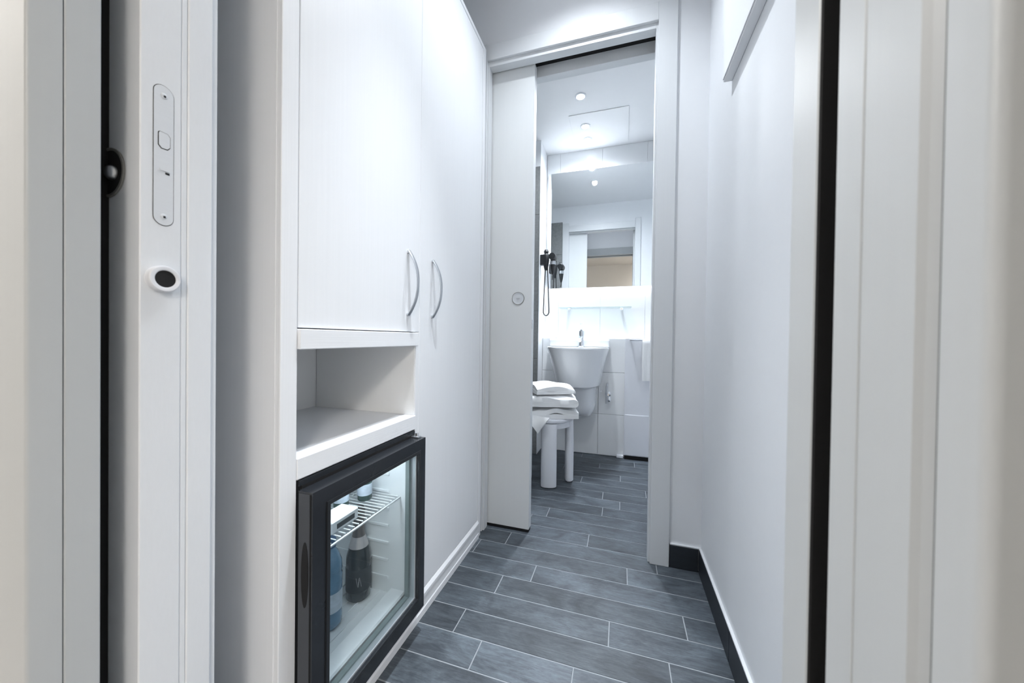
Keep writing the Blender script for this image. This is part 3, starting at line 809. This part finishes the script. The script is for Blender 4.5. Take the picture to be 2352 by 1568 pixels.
def hanging_towel(x0, x1, yb, zt, zb, th, name, label):
    bm = bmesh.new()
    nx, nz = 18, 22
    def surf(u, s):
        # s runs from the back hem over the bar to the front hem
        x = x0 + (x1 - x0) * u
        wv = 0.006 * math.sin(u * 9.0 + 0.6) + 0.004 * math.sin(u * 17 + 1)
        r = 0.011
        back = zt - 0.20
        L1 = zt - back; L2 = math.pi * r; L3 = zt - zb
        d = s * (L1 + L2 + L3)
        if d < L1: return Vector((x, yb + r, back + d))
        if d < L1 + L2:
            a = (d - L1) / r
            return Vector((x, yb + r * math.cos(a), zt + r * math.sin(a)))
        k = (d - L1 - L2)
        return Vector((x, yb - r - wv * min(1, k / 0.15) - 0.004 * k / L3, zt - k))
    g = [[bm.verts.new(surf(i / nx, j / nz)) for i in range(nx + 1)] for j in range(nz + 1)]
    for j in range(nz):
        for i in range(nx):
            bm.faces.new((g[j][i], g[j][i + 1], g[j + 1][i + 1], g[j + 1][i]))
    bmesh.ops.recalc_face_normals(bm, faces=bm.faces)
    bmesh.ops.solidify(bm, geom=bm.faces[:], thickness=th)
    o = link(name, bm, TOWEL, None, True, 80)
    return tag(o, label, 'towel')


hanging_towel(0.145, 0.275, 2.645, 0.8790, 0.590, 0.004, 'hand_towel', 'white hand towel hanging over the chrome rail')

# ------------------------------------------------------------------ hair dryer on the left bathroom wall
hd = empty('hair_dryer', (BL, 2.625, 1.40), 'black wall-mounted hair dryer in its holder beside the mirror', 'hair dryer')
hx = -0.556
bm = bmesh.new()
add_lathe(bm, [(0.0, 1.400), (0.012, 1.402), (0.018, 1.430), (0.024, 1.470), (0.025, 1.515), (0.020, 1.525), (0.0, 1.526)], (hx, 2.625, 0), 'Z', 18)
add_lathe(bm, [(0.0, 1.522), (0.014, 1.526), (0.020, 1.542), (0.014, 1.558), (0.0, 1.562)], (hx, 2.625, 0), 'Z', 18)
link('wall_unit', bm, BLACKM, hd, True)
box('wall_bracket', BL, hx, 2.600, 2.650, 1.440, 1.520, BLACKM, hd, 0.004)
lathe('barrel', [(0.0, 2.560), (0.024, 2.562), (0.027, 2.580), (0.027, 2.640), (0.022, 2.665), (0.017, 2.672), (0.0, 2.672)], (-0.500, 0, 1.495), BLACKM, hd, 'Y', 22)
tube('hook_arm', [(hx, 2.625, 1.50), (-0.530, 2.625, 1.505), (-0.505, 2.625, 1.53)], 0.008, BLACKM, hd, 8)
lathe('grey_band', [(0.0215, 1.438), (0.0225, 1.445), (0.0225, 1.458), (0.0215, 1.464), (0.0, 1.464)], (-0.500, 2.605, 0), STEEL, hd, 'Z', 18)
lathe('handle', [(0.0, 1.362), (0.006, 1.364), (0.014, 1.395), (0.0195, 1.437), (0.020, 1.475), (0.0, 1.475)], (-0.500, 2.605, 0), BLACKM, hd, 'Z', 18)
pts = []
for k in range(25):
    s = k / 24
    a = math.pi * s
    if s < 0.4:
        q = s / 0.4; pts.append((hx - 0.006 - 0.010 * q, 2.622, 1.405 - 0.320 * q))
    elif s < 0.6:
        q = (s - 0.4) / 0.2 * math.pi; pts.append((hx + 0.006 - 0.022 * math.cos(q), 2.622, 1.085 - 0.030 * math.sin(q)))
    else:
        q = (s - 0.6) / 0.4; pts.append((hx + 0.028 - 0.016 * q, 2.622, 1.085 + 0.345 * q))
tube('cord', pts, 0.0042, BLACKM, hd, 8)
tube('handle_cord', [(-0.500, 2.605, 1.365), (-0.501, 2.606, 1.345), (-0.504, 2.610, 1.325)], 0.003, BLACKM, hd, 8)

# ------------------------------------------------------------------ stool with towels
ST = Vector((-0.425, 2.160, 0))
st = empty('shower_stool', ST, 'round white plastic stool with four broad legs under a pile of towels', 'stool')
lathe('seat', [(0.0, 0.378), (0.140, 0.378), (0.152, 0.384), (0.156, 0.394), (0.154, 0.402), (0.146, 0.405), (0.0, 0.405)], (ST.x, ST.y, 0), PLASTW, st, 'Z', 48)
bm = bmesh.new()
add_lathe(bm, [(0.130, 0.378), (0.134, 0.345), (0.128, 0.345), (0.124, 0.378)], (ST.x, ST.y, 0), 'Z', 48)
link('apron', bm, PLASTW, st, True)
a_front = math.atan2(-ST.y, -ST.x)
for k in range(4):
    a = a_front + 0.02 + k * math.pi / 2
    rdir = Vector((math.cos(a), math.sin(a), 0)); tdir = Vector((-math.sin(a), math.cos(a), 0))
    loops = []
    for z, hw, ht, ro in ((0.0, 0.040, 0.016, 0.130), (0.006, 0.0465, 0.0260, 0.130), (0.10, 0.0465, 0.0265, 0.130), (0.24, 0.0455, 0.0265, 0.1290), (0.32, 0.0455, 0.026, 0.1275), (0.3775, 0.048, 0.025, 0.1260)):
        lp_ = []
        for q in range(20):
            b = 2 * math.pi * q / 20
            cc, ss = math.cos(b), math.sin(b)
            u = hw * math.copysign(abs(cc) ** 0.8, cc); v = ht * math.copysign(abs(ss) ** 0.8, ss)
            lp_.append(ST + rdir * (ro + v - u * u * 2.2) + tdir * u + Vector((0, 0, z)))
        loops.append(lp_)
    link('leg', add_loft(bmesh.new(), loops), PLASTW, st, True)


def folded_towel(name, label, cx, cy, z0, wid, dep, layers, th, rot, seedv, group):
    """terry towel folded back and forth: a serpentine section swept across its width"""
    rnd = random.Random(seedv)
    path = []
    r = th * 0.56
    for l in range(layers):
        z = z0 + th / 2 + l * r * 2
        rng = [(-1 + 2 * i / 14) for i in range(15)]
        if l % 2: rng = rng[::-1]
        ext = dep / 2 * (1 - 0.04 * rnd.random())
        for s in rng: path.append((s * (ext - r), z))
        if l < layers - 1:
            sg = 1 if l % 2 == 0 else -1
            for q in range(1, 6):
                a = -math.pi / 2 + math.pi * q / 6
                path.append((sg * (ext - r) + sg * r * math.cos(a), z + r + r * math.sin(a)))
    n = len(path)
    nw = 16
    cr, sr = math.cos(rot), math.sin(rot)
    bm = bmesh.new()
    top, bot = [], []
    ph = [rnd.uniform(0, 6) for _ in range(6)]
    for i, (u, z) in enumerate(path):
        a_, b_ = path[max(0, i - 1)], path[min(n - 1, i + 1)]
        d = Vector((b_[0] - a_[0], b_[1] - a_[1])).normalized()
        nrm = Vector((-d.y, d.x)) * th * 0.46
        rt, rb = [], []
        for j in range(nw + 1):
            v = (-0.5 + j / nw) * wid * (1 + 0.015 * math.sin(i * 0.7 + ph[0]))
            hfac = (z - z0) / max(0.02, layers * r * 2)
            wob = 0.007 * hfac * math.sin(v * 30 + ph[1] + u * 22) + 0.004 * hfac * math.sin(v * 62 + ph[2] - u * 30)
            sag = -0.020 * hfac * (abs(v) / (wid / 2)) ** 3 - 0.012 * hfac * (abs(u) / (dep / 2)) ** 3
            for sgn, arr in ((1, rt), (-1, rb)):
                uu, zz = u + nrm.x * sgn, z + nrm.y * sgn + wob + sag
                arr.append(bm.verts.new((cx + v * cr - uu * sr, cy + v * sr + uu * cr, max(z0 + 0.0005, zz))))
        top.append(rt); bot.append(rb)
    for i in range(n - 1):
        for j in range(nw):
            bm.faces.new((top[i][j], top[i][j + 1], top[i + 1][j + 1], top[i + 1][j]))
            bm.faces.new((bot[i][j], bot[i + 1][j], bot[i + 1][j + 1], bot[i][j + 1]))
        bm.faces.new((top[i][0], top[i + 1][0], bot[i + 1][0], bot[i][0]))
        bm.faces.new((top[i][nw], bot[i][nw], bot[i + 1][nw], top[i + 1][nw]))
    for i in (0, n - 1):
        for j in range(nw):
            bm.faces.new((top[i][j], bot[i][j], bot[i][j + 1], top[i][j + 1]))
    bmesh.ops.recalc_face_normals(bm, faces=bm.faces)
    o = link(name, bm, TOWEL, None, True, 70)
    return tag(o, label, 'towel', group)


tw1 = folded_towel('folded_towel', 'lowest folded white towel on the stool with a corner hanging over the seat', ST.x + 0.012, ST.y - 0.005, 0.4055, 0.29, 0.29, 2, 0.030, 0.35, 3, 'towels stacked on the stool')
tw2 = folded_towel('folded_towel', 'middle folded white towel in the stack on the stool', ST.x + 0.008, ST.y - 0.005, 0.4765, 0.27, 0.29, 2, 0.032, -1.30, 5, 'towels stacked on the stool')
tw3 = folded_towel('folded_towel', 'topmost folded white towel on the stool pile', ST.x - 0.010, ST.y + 0.0, 0.5485, 0.25, 0.25, 2, 0.026, -1.05, 8, 'towels stacked on the stool')
# hanging corner of the lowest towel
bm = bmesh.new()
N = 10
A = Vector((-0.535, 2.005, 0.425)); B = Vector((-0.385, 1.988, 0.420)); T = Vector((-0.452, 1.975, 0.330))
grid = []
for i in range(N + 1):
    row = []
    for j in range(N + 1 - i):
        u, v = i / N, j / N
        p = A * (1 - u - v) + B * v + T * u
        p += Vector((0, -0.010 * math.sin(u * 3.0) - 0.006 * math.sin(v * 9 + u * 4), 0))
        row.append(bm.verts.new(p))
    grid.append(row)
for i in range(N):
    for j in range(N - i):
        bm.faces.new((grid[i][j], grid[i][j + 1], grid[i + 1][j]))
        if j + 1 < N - i:
            bm.faces.new((grid[i][j + 1], grid[i + 1][j + 1], grid[i + 1][j]))
bmesh.ops.recalc_face_normals(bm, faces=bm.faces)
bmesh.ops.solidify(bm, geom=bm.faces[:], thickness=0.010)
link('hanging_corner', bm, TOWEL, tw1, True, 80)
